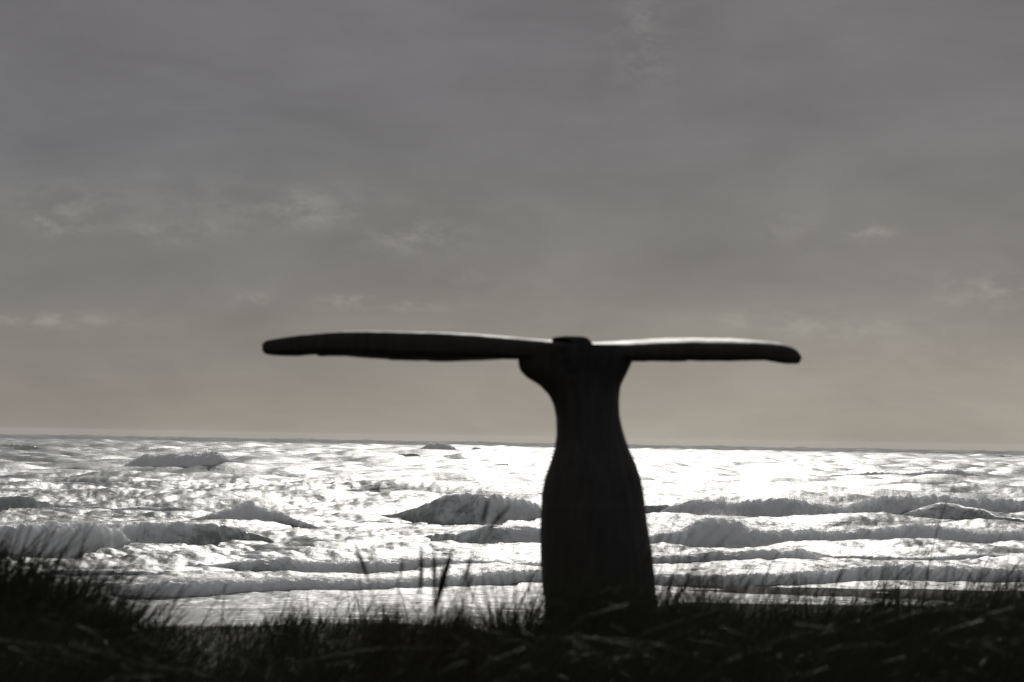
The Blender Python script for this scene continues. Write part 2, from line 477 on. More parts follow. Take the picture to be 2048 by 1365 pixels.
# ------------------------------------------------------------------ sea
BREAKERS = [
    # name-free list: [(px, base py, crest py, foam)...], steepness, lump
    # far
    ([(235, 948, 946, .3), (262, 946, 922, .8), (290, 948, 908, 1), (325, 950, 916, 1), (365, 951, 914, 1), (405, 952, 910, 1), (435, 953, 905, 1), (455, 953, 914, 1), (480, 953, 936, 1), (510, 955, 952, .5)], 0.8, 0.8),
    ([(835, 902, 900, .4), (860, 903, 890, .9), (885, 904, 884, 1), (905, 905, 892, .9), (925, 905, 904, .3)], 0.9, 0.6),
    ([(930, 906, 905, .2), (955, 907, 895, .4), (990, 907, 899, .3), (1030, 907, 906, .1)], 0.8, 0.1),
    ([(775, 917, 916, .2), (805, 918, 906, .2), (835, 918, 909, .2), (860, 918, 917, .2)], 0.8, 0.1),
    ([(1500, 929, 928, .4), (1535, 930, 922, .7), (1560, 930, 917, .8), (1585, 930, 929, .4)], 0.9, 0.5),
    ([(1640, 958, 956, .5), (1700, 960, 948, .8), (1780, 961, 942, .9), (1860, 962, 937, 1), (1920, 963, 931, 1), (1960, 963, 943, 1), (2000, 964, 963, .5)], 1.0, 0.8),
    ([(0, 893, 890, .1), (40, 905, 888, .2), (75, 907, 892, .2), (110, 906, 905, .1)], 0.7, 0.1),
    ([(1830, 905, 904, .1), (1930, 913, 910, .2), (2010, 917, 911, .3), (2060, 918, 913, .3)], 0.7, 0.1),
    ([(520, 934, 933, .1), (560, 936, 926, .1), (620, 938, 930, .1), (660, 938, 937, .1)], 0.7, 0.1),
    ([(860, 938, 937, .1), (930, 940, 931, .1), (1010, 938, 930, .1), (1090, 936, 935, .1)], 0.5, 0.1),
    # middle distance, left half
    ([(-60, 1036, 1003, .1), (0, 1036, 999, .1), (55, 1034, 996, .1), (100, 1030, 1002, .15), (135, 1025, 1024, .1)], 0.8, 0.08),
    ([(180, 1003, 1002, .1), (260, 1010, 996, .1), (330, 1006, 990, .1), (400, 1000, 999, .1)], 0.6, 0.08),
    ([(560, 1000, 999, .1), (640, 1004, 996, .15), (760, 1006, 998, .1), (850, 1004, 1003, .1)], 0.6, 0.1),
    ([(370, 1053, 1050, .4), (415, 1056, 1030, .6), (450, 1057, 1020, .8), (478, 1058, 1010, .95), (505, 1058, 999, 1), (522, 1058, 1012, .9), (550, 1059, 1026, .7), (590, 1061, 1040, .5), (640, 1064, 1054, .4), (690, 1066, 1064, .2)], 1.1, 1.0),
    ([(215, 1085, 1083, .5), (255, 1092, 1045, .8), (300, 1100, 1036, .6), (370, 1104, 1042, .75), (400, 1102, 1046, .5), (460, 1100, 1056, .45), (500, 1098, 1066, .4), (540, 1100, 1080, .3), (590, 1108, 1106, .2)], 1.15, 0.45),
    ([(-60, 1122, 1040, .9), (0, 1122, 1044, .95), (60, 1122, 1050, .9), (130, 1120, 1046, 1), (200, 1114, 1052, 1), (245, 1108, 1058, .95), (275, 1102, 1098, .6)], 1.1, 0.9),
    ([(740, 1044, 1041, .3), (800, 1046, 1030, .35), (845, 1049, 1012, .4), (880, 1051, 996, .4), (905, 1052, 989, .45), (935, 1052, 986, .5), (980, 1055, 990, .6), (1030, 1052, 993, .85), (1060, 1050, 1000, .95), (1090, 1048, 1018, .8), (1130, 1046, 1044, .4)], 1.1, 0.9),
    ([(850, 1080, 1078, .4), (900, 1090, 1064, .4), (940, 1096, 1050, .45), (990, 1102, 1044, .5), (1040, 1102, 1044, .6), (1085, 1102, 1050, .7), (1150, 1100, 1060, .6), (1240, 1098, 1096, .4)], 1.1, 0.5),
    ([(380, 1128, 1127, .4), (440, 1140, 1126, .5), (520, 1146, 1120, .6), (560, 1146, 1112, .7), (640, 1142, 1120, .8), (720, 1146, 1122, .8), (840, 1146, 1120, .85), (960, 1142, 1116, .9), (1080, 1140, 1114, .9), (1200, 1140, 1138, .6)], 0.9, 0.8),
    ([(230, 1192, 1180, 1), (280, 1193, 1172, 1), (330, 1193, 1164, 1), (420, 1193, 1162, 1), (520, 1192, 1166, 1), (620, 1192, 1156, 1), (740, 1190, 1162, 1), (860, 1187, 1160, 1), (980, 1180, 1148, 1), (1090, 1178, 1146, 1), (1200, 1176, 1150, 1), (1290, 1172, 1168, .8)], 1.1, 1.0),
    ([(60, 1150, 1148, .5), (150, 1156, 1140, .6), (260, 1158, 1142, .6), (380, 1156, 1148, .6), (470, 1152, 1151, .5)], 0.7, 0.4),
    # low connecting crests and small spilling seas
    ([(480, 1052, 1050, .3), (560, 1050, 1042, .5), (640, 1054, 1048, .4), (720, 1050, 1041, .5), (800, 1052, 1046, .4), (870, 1050, 1048, .3)], 0.7, 0.7),
    ([(60, 1014, 1012, .3), (140, 1018, 1008, .4), (230, 1022, 1014, .5), (330, 1020, 1009, .4), (420, 1024, 1018, .4), (500, 1024, 1022, .2)], 0.7, 0.6),
    ([(560, 1088, 1086, .4), (650, 1092, 1083, .6), (730, 1090, 1084, .5), (800, 1094, 1086, .6), (880, 1094, 1092, .4)], 0.7, 0.8),
    ([(540, 972, 971, .3), (620, 976, 968, .5), (700, 974, 966, .5), (790, 978, 972, .4), (900, 976, 974, .3), (980, 972, 965, .4), (1080, 974, 973, .3)], 0.7, 0.6),
    ([(20, 968, 966, .3), (90, 972, 962, .4), (170, 974, 966, .5), (260, 972, 971, .3)], 0.7, 0.6),
    ([(300, 1116, 1114, .5), (360, 1120, 1110, .7), (430, 1120, 1113, .6), (520, 1118, 1108, .7), (590, 1120, 1118, .5)], 0.7, 0.8),
    ([(1680, 1086, 1084, .7), (1760, 1088, 1076, .9), (1850, 1086, 1074, .9), (1940, 1088, 1078, .9), (2060, 1086, 1074, .9)], 0.8, 1.0),
    ([(1640, 1116, 1114, .5), (1740, 1120, 1110, .7), (1860, 1122, 1113, .7), (1960, 1120, 1110, .7), (2090, 1122, 1114, .6)], 0.7, 0.8),
    # middle distance, right half
    ([(1255, 1034, 1010, .2), (1290, 1036, 1004, .15), (1335, 1036, 1004, .2), (1372, 1036, 1016, .4), (1420, 1038, 1036, .5)], 0.9, 0.15),
    ([(1310, 1038, 1036, .4), (1345, 1039, 1014, .7), (1390, 1040, 1000, .9), (1420, 1041, 997, .9), (1470, 1042, 1002, 1), (1530, 1046, 1000, 1), (1590, 1048, 992, 1), (1640, 1048, 1004, 1), (1720, 1044, 998, 1), (1760, 1042, 994, 1), (1850, 1040, 998, 1), (1950, 1038, 994, 1), (2040, 1038, 1002, 1), (2110, 1038, 1006, 1)], 1.1, 1.1),
    ([(1760, 1052, 1050, .4), (1820, 1056, 1024, .5), (1880, 1058, 1004, .4), (1915, 1058, 1007, .5), (1960, 1060, 1020, .3), (2020, 1064, 1034, .3), (2080, 1066, 1044, .3)], 0.95, 0.3),
    ([(1240, 1094, 1090, .8), (1300, 1098, 1074, .9), (1360, 1100, 1066, 1), (1400, 1100, 1046, 1), (1440, 1100, 1036, 1), (1480, 1100, 1044, 1), (1530, 1100, 1056, 1), (1600, 1100, 1054, 1), (1680, 1100, 1060, 1), (1760, 1100, 1062, 1), (1840, 1100, 1054, 1), (1920, 1100, 1060, 1), (2000, 1100, 1064, 1), (2100, 1100, 1066, 1)], 1.0, 1.2),
    ([(1230, 1134, 1116, .7), (1300, 1136, 1112, .8), (1400, 1138, 1110, .85), (1500, 1138, 1106, .9), (1580, 1136, 1098, .95), (1620, 1130, 1102, .9), (1650, 1124, 1122, .5)], 1.0, 0.7),
    ([(1260, 1166, 1148, .9), (1340, 1166, 1142, .9), (1460, 1166, 1146, .95), (1560, 1164, 1144, .9), (1660, 1162, 1132, .9), (1780, 1162, 1124, .95), (1880, 1162, 1128, .95), (1980, 1162, 1134, .9), (2100, 1162, 1138, .9)], 1.0, 0.9),
]


def shore_amp(y):
    return sstep(118, 200, y)


def wave_tile(size, n, lmin, lmax, lpeak, spread, heading, seed):
    """one periodic patch of wind sea: height and sideways (choppy) displacement"""
    rg = np.random.default_rng(seed)
    k = 2 * np.pi * np.fft.fftfreq(n, size / n)
    kx, ky = np.meshgrid(k, k)
    kk = np.hypot(kx, ky); kk[0, 0] = 1e-6
    kp = 2 * np.pi / lpeak
    sp = kk ** -3.6 * np.exp(-1.1 * (kp / kk) ** 2)
    sp *= (kk > 2 * np.pi / lmax) * (kk < 2 * np.pi / lmin)
    c = (kx * math.cos(heading) + ky * math.sin(heading)) / kk
    sp *= np.abs(c) ** spread
    ph = (rg.normal(size=(n, n)) + 1j * rg.normal(size=(n, n))) * np.sqrt(sp)
    h = np.real(np.fft.ifft2(ph)); sd = h.std()
    dx = np.real(np.fft.ifft2(-1j * kx / kk * ph)) / sd
    dy = np.real(np.fft.ifft2(-1j * ky / kk * ph)) / sd
    return (size, n, np.stack([dx, dy, h / sd], -1))


T_BIG = wave_tile(470.0, 512, 7.0, 190.0, 42.0, 3.0, math.radians(-97), 5)
T_MID = wave_tile(137.0, 512, 2.2, 14.0, 11.0, 6.0, math.radians(-80), 6)
T_FINE = wave_tile(41.0, 512, 0.35, 2.6, 2.2, 3.0, math.radians(-105), 8)


def tile(t, x, y, rot=0.0):
    size, n, f = t
    c, s_ = math.cos(rot), math.sin(rot)
    a = ((x * c + y * s_) / size * n); b = ((-x * s_ + y * c) / size * n)
    ai = np.floor(a).astype(int); bi = np.floor(b).astype(int)
    fa = (a - ai)[..., None]; fb = (b - bi)[..., None]
    g = lambda i, j: f[(bi + j) % n, (ai + i) % n]
    return (g(0, 0) * (1 - fa) + g(1, 0) * fa) * (1 - fb) + (g(0, 1) * (1 - fa) + g(1, 1) * fa) * fb


def sea_disp(x, y, dy):
    """displacement of the wind sea; dy = grid spacing, so that waves too short for it fade into the bump"""
    x = np.asarray(x, float); y = np.asarray(y, float)
    a = shore_amp(y)
    gust = 1.0 + 0.45 * pn2(x / 70.0, y / 90.0)
    big = tile(T_BIG, x, y) * (0.36 + 0.26 * sstep(200, 700, y) - 0.10 * sstep(1500, 3500, y))[..., None]
    mid = tile(T_MID, x, y, 0.2) * (0.115 * gust * sstep(0.6, 1.6, 7.0 / dy))[..., None]
    fine = tile(T_FINE, x, y, -0.3) * (0.036 * gust * sstep(0.6, 1.6, 1.6 / dy))[..., None]
    d = (big + mid + fine) * a[..., None]
    d[..., :2] *= 0.9
    flat = 0.050 * pn2(x / 19.0, y / 1.9) + 0.022 * pn2(x / 7.0 + 9, y / 1.0) + 0.05 * pn2(x / 40.0, y / 5.0)
    d[..., 2] += flat * (1 - sstep(140, 190, y))
    return d


def row_spacing():
    y, rows = 108.0, []
    while y < 4600:
        rows.append(y)
        y += 0.32 if y < 190 else 0.32 * (y / 190.0) ** 1.5
    return np.array(rows)


ys = row_spacing()
us = np.concatenate([-np.geomspace(0.95, 0.153, 34), np.linspace(-0.15, 0.15, 510), np.geomspace(0.153, 0.95, 34)])
U, Y = np.meshgrid(us, ys)
DY = np.maximum(np.gradient(ys)[:, None], 0.6 * np.gradient(us)[None, :] * Y)
X = U * Y
DSP = sea_disp(X, Y, DY)
Z = DSP[..., 2]
streak = pn2(X / 22.0, Y / 3.2) + 0.6 * pn2(X / 7.0 + 50, Y / 1.4)
foam = 0.02 + 0.30 * sstep(0.1, 0.9, streak) * (1 - sstep(500, 1500, Y)) + 0.12 * (1 - sstep(140, 260, Y))
calm_shade = np.maximum(0.8 * sstep(2100, 2900, Y), 0.2 * (1 - sstep(140, 165, Y)))  # far water smoothed to stand in for cloud shadow; swash calmed near shore
print('sea grid', Z.shape)
me = make_mesh('sea', np.stack([X + DSP[..., 0], Y + DSP[..., 1], Z], -1), grid_quads(len(ys), len(us)))
attr(me, 'foam', foam)
attr(me, 'calm_shade', calm_shade)
sea = obj('sea', me, SEA, kind='structure')

drops = []   # spray: (position, size)
for bi, (pts, steep, lump) in enumerate(BREAKERS):
    pts = np.array(pts, float)
    pxs = np.arange(pts[0, 0] - 40, pts[-1, 0] + 40.1, 2.0)
    base = np.interp(pxs, pts[:, 0], pts[:, 1])
    ker = np.hanning(15); ker /= ker.sum()
    smooth = lambda a: np.convolve(np.pad(a, 7, mode='edge'), ker, 'valid')
    base = smooth(base)
    hpx = smooth(np.interp(pxs, pts[:, 0], pts[:, 1] - pts[:, 2], left=0, right=0))
    kw = np.hanning(31); kw /= kw.sum()
    hpx = np.maximum(hpx * 0.92, np.convolve(np.pad(hpx, 15, mode='edge'), kw, 'valid') * 0.85)
    fm = smooth(np.interp(pxs, pts[:, 0], pts[:, 3]))
    yb = np.array([sea_depth(a, b) for a, b in zip(pxs, base)])
    u = (pxs - 1024.0) / F
    A = np.maximum(hpx, 0.0) * yb / F
    # crest unevenness in metres along the crest
    xl = u * yb
    A = A * (1 + 0.18 * pn2(xl / (3.0 + 2.0 * A.max()), np.full_like(xl, bi * 3.3)))
    ns = 50
    s = np.linspace(0, 1, ns)[:, None]
    sf = np.clip(s / 0.62, 0, 1)                 # 0..1 on the front, toe to crest
    sb = np.clip((s - 0.62) / 0.38, 0, 1)        # 0..1 on the back
    wfr = (1.25 * A / steep)[None, :] + 0.3
    wbk = (5.0 * A)[None, :] + 1.5
    yy = yb[None, :] + wfr * (sf - 0.05 * np.sin(sf * np.pi) * 2) + wbk * sb ** 1.5
    prof = np.where(s <= 0.62, np.sin(sf * np.pi / 2) ** 1.35, np.exp(-3.2 * sb ** 2.2) - 0.04 * sb)
    toe = (0.3 + 0.9 * sstep(170, 380, yb))[None, :]
    zz_ = -toe + (A[None, :] + toe) * prof
    xx = u[None, :] * yy
    fmm = np.broadcast_to(fm[None, :], zz_.shape)
    # foam lumps: pushed out along up/towards the shore
    am = np.clip(A, 0.15, 3)[None, :]
    q = lambda sc, o: pn3(xx / sc + o, yy / sc, zz_ / sc + o * 2)
    L = float(np.clip(np.percentile(A, 70) * 0.75, 0.45, 2.2))
    b1 = np.abs(q(L, 3.0)) * 2.0
    b2 = np.abs(q(L * 0.42, 11.0)) * 2.0
    b3 = q(L * 0.17, 23.0)
    lum = ((b1 - 0.35) * 0.30 * L + (b2 - 0.4) * 0.14 * L + b3 * 0.05 * L) * (0.30 + 0.70 * np.clip(sf * 1.8 - 0.6, 0, 1)) 
    ripple = 0.022 * am * q(L * 0.8, 31.0) + 0.008 * am * q(L * 0.25, 37.0)
    edge = np.clip(sf * 4, 0, 1) * np.clip((1 - sb) * 3, 0, 1)
    disp = (lum * np.clip(fmm * 1.25 - 0.2, 0, 1) * lump + ripple) * edge
    yy = yy - disp * 1.0
    zz_ = zz_ + disp * 0.5
    xx = xx + 0.12 * disp
    endfade = np.minimum(np.arange(len(pxs)), np.arange(len(pxs))[::-1]) / 20.0
    endf = np.clip(endfade, 0, 1)[None, :]
    zz_ = zz_ - (0.3 + 0.5 * A.max()) * (1 - endf) ** 1.5
    wd_ = sea_disp(xx, yy, np.full_like(xx, 0.4)) * (0.35 + 0.65 * (1 - np.clip(sf * 1.0, 0, 1)) )[..., None]
    V = np.stack([xx + wd_[..., 0], yy + wd_[..., 1] * 0.5, zz_ + wd_[..., 2]], -1)
    me = make_mesh('breaking_wave', V, grid_quads(ns, len(pxs)))
    ff = np.clip(fmm * (0.62 + 0.38 * sf) + 0.10 * sf, 0, 1.15) * np.where(s > 0.62, 1 - 0.75 * sb, 1)
    attr(me, 'foam', ff)
    attr(me, 'calm_shade', np.zeros(ff.size))
    attr(me, 'thin', np.ones(ff.size))
    obj('breaking_wave', me, SEA, parent=sea)
    # droplets thrown off the foamy crests
    nfo = int((fm * hpx * lump).clip(0).sum() * 1.5)
    if nfo > 40:
        wgt = (fm ** 2 * hpx * lump).clip(0); wgt = wgt / wgt.sum()
        ci = RNG.choice(len(pxs), nfo, p=wgt)
        si = np.clip(RNG.normal(0.58, 0.14, nfo), 0.1, 0.75)
        ri = (si * (ns - 1)).astype(int)
        p0 = V[ri, ci]
        hgt = RNG.exponential(0.20, nfo) * np.clip(A[ci], 0.3, 3)
        p0 = p0 + np.stack([RNG.normal(0.1, 0.25, nfo) * hgt, RNG.normal(0.2, 0.5, nfo) * hgt, hgt * np.clip((si - 0.25) * 2, 0.05, 1)], -1)
        sz = RNG.uniform(0.35, 1.0, nfo) * 0.00012 * p0[:, 1]
        drops.append(np.concatenate([p0, sz[:, None]], 1))

drops = np.concatenate(drops)
drops = drops[drops[:, 2] < 7.3]
print('drops', len(drops))
flake = np.array([(1, 0, 0.15), (-0.5, 0.87, 0), (-0.5, -0.87, 0)], float) * 1.1
rot = RNG.normal(size=(len(drops), 3, 3))
rot = np.linalg.qr(rot)[0]
tv = np.einsum('nij,kj->nki', rot, flake) * drops[:, None, 3:4] + drops[:, None, :3]
ti = np.arange(len(drops))[:, None] * 3 + np.arange(3)[None]
me = make_mesh('spray', tv, tris=ti.reshape(-1, 3), smooth=False)
obj('spray', me, SPRAY, kind='stuff', label='white spray thrown up from the crests of the breaking waves', cat='spray')

# ------------------------------------------------------------------ whale tail sculpture
DT = 21.5
root = empty('whale_tail_sculpture', P(1195, 1395, DT), 'dark carved timber whale tail sculpture standing upright in dune grass before the sea', 'sculpture')
LEFT = np.array([(683, 1044), (700, 1037), (724, 1036), (740, 1039), (756, 1053), (770, 1078), (791, 1098), (810, 1107), (835, 1112), (869, 1113), (898, 1109), (932, 1098), (957, 1089), (989, 1083), (1060, 1080), (1120, 1081), (1174, 1084), (1201, 1088), (1260, 1092), (1400, 1096)], float)
RIGHT = np.array([(683, 1255), (700, 1262), (715, 1266), (728, 1263), (750, 1252), (773, 1241), (800, 1238), (831, 1239), (863, 1246), (895, 1257), (926, 1271), (958, 1282), (983, 1287), (1039, 1294), (1107, 1304), (1161, 1311), (1220, 1314), (1300, 1313), (1400, 1312)], float)
SEAM_L = np.array([(683, 1115), (750, 1140), (800, 1154), (850, 1160), (900, 1165), (1000, 1182), (1100, 1190), (1400, 1192)], float)
SEAM_R = np.array([(683, 1228), (760, 1229), (850, 1226), (950, 1250), (1060, 1272), (1200, 1282), (1400, 1284)], float)
rows = np.concatenate([np.arange(691, 880, 2.4), np.arange(880, 1012, 1.0), np.arange(1012, 1400, 3.5)])
nseg = 112
th = np.linspace(0, 2 * np.pi, nseg, endpoint=False)
sv, pan = [], []
DEP = np.interp(rows, [683, 720, 770, 860, 960, 1060, 1200, 1400], [0.24, 0.22, 0.17, 0.17, 0.25, 0.30, 0.33, 0.33])
_k = np.hanning(45); _k /= _k.sum()
DEP = np.convolve(np.pad(DEP, 22, mode='edge'), _k, 'valid')
smk = np.hanning(9); smk /= smk.sum()
lx_ = np.interp(rows, LEFT[:, 0], LEFT[:, 1]); rx_ = np.interp(rows, RIGHT[:, 0], RIGHT[:, 1])
lx_ = np.convolve(np.pad(lx_, 4, mode='edge'), smk, 'valid'); rx_ = np.convolve(np.pad(rx_, 4, mode='edge'), smk, 'valid')
for i, py in enumerate(rows):
    l, r = lx_[i], rx_[i]
    a = (r - l) / 2; cx = (r + l) / 2
    depth = DEP[i]
    ct, st = np.cos(th), np.sin(th)
    e = 0.82
    ux = np.sign(ct) * np.abs(ct) ** e
    uy = np.sign(st) * np.abs(st) ** e
    saw = ((py * 0.155 + 0.0 * th) % 1.0)
    on = sstep(882, 900, py) * (1 - sstep(985, 1012, py))
    side = np.abs(ct) ** 10
    xpx = cx + a * ux + np.sign(ct) * side * on * (2.8 * saw - 1.2) * (0.75 + 0.5 * pn2(np.array([py * 0.05]), np.array([1.0]))[0])
    v = -uy * 0 + depth * uy
    sl = np.interp(py, SEAM_L[:, 0], SEAM_L[:, 1]); sr = np.interp(py, SEAM_R[:, 0], SEAM_R[:, 1])
    inside = sstep(sl - 3, sl + 3, xpx) * (1 - sstep(sr - 3, sr + 3, xpx)) * (st < 0)
    groove = (np.exp(-((xpx - sl) / 2.5) ** 2) + 0.6 * np.exp(-((xpx - sr) / 2.5) ** 2)) * (st < 0)
    v = v - 0.020 * inside + 0.010 * groove
    for x_, v_ in zip(xpx, v):
        q_ = P(x_, py, DT)
        sv.append((q_.x, q_.y + v_, q_.z))
    pan.append(np.clip(inside, 0, 1))
nr = len(rows)
topc = P(1150, 691, DT); botc = P(1200, 1400, DT)
quads = grid_quads(nr, nseg, closed=True)
sv = np.array(sv)
n0 = len(sv)
sv = np.vstack([sv, [tuple(topc)], [tuple(botc)]])
tris = [(n0, (j + 1) % nseg, j) for j in range(nseg)] + [(n0 + 1, (nr - 1) * nseg + j, (nr - 1) * nseg + (j + 1) % nseg) for j in range(nseg)]
me = make_mesh('tail_stock', rebase(sv, root), quads, tris)
attr(me, 'panel', np.concatenate([np.concatenate(pan), [0, 0]]))
obj('tail_stock', me, WOOD, root)


def fluke(name, stations, tilt, sweep, chord, sharp, label):
    st_ = np.array(stations, float)
    st_ = st_[np.argsort(st_[:, 0])]
    xs_ = np.concatenate([np.linspace(st_[0, 0], st_[-1, 0], 150)])
    top = np.interp(xs_, st_[:, 0], st_[:, 1]); bot = np.interp(xs_, st_[:, 0], st_[:, 2])
    k = np.hanning(5); k /= k.sum()
    top = np.convolve(np.pad(top, 2, mode='edge'), k, 'valid')
    m = 36
    a = np.linspace(0, 2 * np.pi, m, endpoint=False)
    V = []
    for i, x_ in enumerate(xs_):
        tt = abs(x_ - 1150.0) / 620.0
        hc = np.interp(x_, chord[0], chord[1])
        cv = np.interp(x_, sweep[0], sweep[1])
        tl = np.interp(x_, tilt[0], tilt[1])
        mid = (top[i] + bot[i]) / 2; ht = (bot[i] - top[i]) / 2
        for an in a:
            c_, s_ = math.cos(an), math.sin(an)
            v_ = math.copysign(abs(c_) ** sharp, c_)
            w_ = math.copysign(abs(s_) ** sharp, s_)
            # the section thins towards the far edge
            ff = 1 - (0.62 if sharp < 0.5 else 0.30) * max(0.0, v_)
            p_ = P(x_, mid, DT + cv)
            chip = 0.0016 * pn3(np.array([x_ * 0.05]), np.array([v_ * 3.0]), np.array([w_ * 1.5]))[0]
            dz = w_ * ht * DT / F * ff + (v_ * 0.5 + 0.5) * tl + chip
            V.append((p_.x, p_.y + v_ * hc, p_.z + dz))
    n = len(V)
    V += [tuple(np.mean(np.array(V[:m]), 0)), tuple(np.mean(np.array(V[-m:]), 0))]
    ns_ = len(xs_)
    tr = [(n, j, (j + 1) % m) for j in range(m)] + [(n + 1, (ns_ - 1) * m + (j + 1) % m, (ns_ - 1) * m + j) for j in range(m)]
    me = make_mesh(name, rebase(V, root), grid_quads(ns_, m, closed=True)[:, ::-1], tr)
    attr(me, 'panel', np.zeros(len(V)))
    o = obj(name, me, WOOD, root)
    if label:
        o['label'] = label
    return o


fluke('fluke', [(524.5, 689, 692), (526.5, 683, 698), (531, 680, 703), (540, 678, 704.5), (560, 674, 706), (600, 668, 706.5), (625, 666, 704), (633, 665, 703), (638, 664.5, 707), (660, 663, 706), (690, 661, 706.5), (730, 661, 709.5), (778, 661.5, 712), (782, 661.5, 714), (855, 663, 715.5), (858, 663, 717), (900, 664.5, 717.5), (960, 669, 719), (1036, 677, 720.5), (1120, 685, 722), (1180, 690, 722)],
      ([520, 780, 900, 1000, 1180], [-0.035, -0.042, -0.038, 0.0, 0.026]), ([520, 800, 1180], [0.26, 0.16, 0.02]), ([526, 532, 560, 640, 800, 1000, 1180], [0.012, 0.035, 0.075, 0.13, 0.22, 0.27, 0.2]), 0.42, 'fluke with its blunt tip arched above the sea horizon')
fluke('fluke', [(1150, 690, 722), (1200, 688.5, 726), (1261, 686.5, 727.5), (1290, 685, 729), (1296, 684.5, 728), (1346, 682.5, 728.5), (1370, 682, 728), (1374, 682, 726.5), (1395, 682, 727.5), (1460, 683.5, 727.5), (1504, 686, 726), (1530, 687.5, 725), (1545, 689, 728.5), (1567, 692, 730.5), (1580, 695, 730.5), (1592, 700.5, 729.5), (1599, 707, 727), (1602, 712, 722), (1603, 715, 718)],
      ([1150, 1220, 1300, 1500, 1560, 1603], [0.022, 0.024, 0.034, 0.035, 0.026, 0.0]), ([1150, 1350, 1603], [0.02, 0.16, 0.24]), ([1150, 1300, 1420, 1520, 1570, 1595, 1603], [0.2, 0.27, 0.22, 0.14, 0.08, 0.035, 0.012]), 0.58, 'fluke with a bright wet rim along its upper edge')
# the curled knob in the notch between the flukes
kx = np.linspace(1104, 1186, 60)
ktop = np.interp(kx, [1104, 1112, 1125, 1145, 1165, 1175, 1182, 1186], [677.5, 675.5, 672.8, 671.0, 672.0, 676, 684, 692])
kbot = np.interp(kx, [1104, 1112, 1130, 1140, 1150, 1186], [677, 677.5, 681, 686, 694, 694])
V = []
m = 24
for x_, t_, b_ in zip(kx, ktop, kbot):
    p_ = P(x_, (t_ + b_) / 2, DT + 0.02)
    ht = (b_ - t_) / 2 * DT / F
    wd = 0.015 + 0.065 * math.sin(math.pi * min(1, max(0, (x_ - 1100) / 92.0))) ** 0.7
    for k in range(m):
        an = 2 * math.pi * k / m
        cv_ = math.copysign(abs(math.cos(an)) ** 0.45, math.cos(an)); sv_ = math.copysign(abs(math.sin(an)) ** 0.45, math.sin(an))
        V.append((p_.x, p_.y - 0.10 + cv_ * wd, p_.z + sv_ * ht - (cv_ + 1) * 0.018))
n = len(V)
V += [tuple(np.mean(np.array(V[:m]), 0)), tuple(np.mean(np.array(V[-m:]), 0))]
tr = [(n, j, (j + 1) % m) for j in range(m)] + [(n + 1, 59 * m + (j + 1) % m, 59 * m + j) for j in range(m)]
me = make_mesh('notch_curl', rebase(V, root), grid_quads(60, m, closed=True)[:, ::-1], tr)
attr(me, 'panel', np.ones(len(V)))
obj('notch_curl', me, WOOD, root)


# ------------------------------------------------------------------ grass
class Blades:
    def __init__(self):
        self.v, self.q, self.t, self.n = [], [], [], 0

    def add(self, root_, tip, bend, width, tone, seg=5, face=None):
        """curved tapering blade from root to tip; bend = sideways bow (Vector)"""
        root_ = np.array(root_); tip = np.array(tip); bend = np.array(bend)
        a = random.uniform(-0.9, 0.9) if face is None else face
        side = np.array((math.cos(a), math.sin(a), 0.0))
        for i in range(seg + 1):
            s = i / seg
            c = root_ * (1 - s) + tip * s + bend * (4 * s * (1 - s))
            wd = width * (1 - s) ** 0.6 * (0.55 + 0.45 * min(1, s * 4)) + 0.0006
            self.v.append(c - side * wd / 2); self.v.append(c + side * wd / 2)
            self.t += [tone, tone]
            if i:
                k = self.n + 2 * i
                self.q.append((k - 2, k - 1, k + 1, k))
        self.n += 2 * (seg + 1)

    def mesh(self, name, org=None):
        v = np.array(self.v)
        if org is not None:
            v = v - np.array(org)
        me = make_mesh(name, v, self.q)
        attr(me, 'tone', self.t)
        return me


TOP = np.array([(-150, 1190), (0, 1190), (180, 1190), (250, 1215), (290, 1245), (350, 1288), (480, 1284), (560, 1245), (700, 1232), (850, 1222), (930, 1236), (1080, 1240), (1130, 1205), (1200, 1185), (1300, 1195), (1400, 1182), (1500, 1190), (1600, 1200), (1700, 1196), (1800, 1174), (1900, 1160), (2048, 1148), (2250, 1145)], float)


def wind_blade(B, px, d, ytop, hmin=0.05, lean=0.45, width=0.0062, spread=0.35, arch=0.12):
    g = P(px, 1300, d)
    gz = float(ground_z(g.x, g.y))
    zt = P(px, ytop, d).z
    h = max(zt - gz, hmin)
    ln = random.gauss(lean, spread) * h
    root_ = (g.x - ln * 0.8, g.y, gz - 0.02)
    if random.random() < arch:      # bowed over by the wind: apex at h, tip hanging lower
        ln = ln * 1.5 + random.choice((-1, 1, 1)) * 0.25 * h
        tip = (g.x + ln * 0.6, g.y + random.gauss(0, 0.2) * h, gz + h * random.uniform(0.35, 0.85))
        bend = (-ln * 0.12, 0, h * random.uniform(0.35, 0.55))
    else:
        tip = (g.x + ln * 0.2 + random.gauss(0, 0.02), g.y + random.gauss(0, 0.12) * h, gz + h)
        bend = (-ln * random.uniform(0.05, 0.35), 0, h * random.uniform(0.0, 0.18))
    B.add(root_, tip, bend, width * random.uniform(0.5, 1.5), 0.75 * random.random() ** 1.4, 6)


def grass_top(px):
    n1 = float(pn2(np.array([px / 75.0]), np.array([3.7]))[0]); n2 = float(pn2(np.array([px / 24.0]), np.array([8.1]))[0])
    return np.interp(px, TOP[:, 0], TOP[:, 1]) - 24 * n1 - 14 * n2


cover = Blades()
for i in range(15000):
    px = random.uniform(-150, 2200)
    d = random.uniform(14.0, 27.5)
    yt = grass_top(px)
    f = random.random()
    # most blades stay in the mass, a few stand out of it
    yt2 = yt + 10 + 150 * f ** 1.2 - random.expovariate(1 / 15.0)
    wind_blade(cover, px, d, yt2)
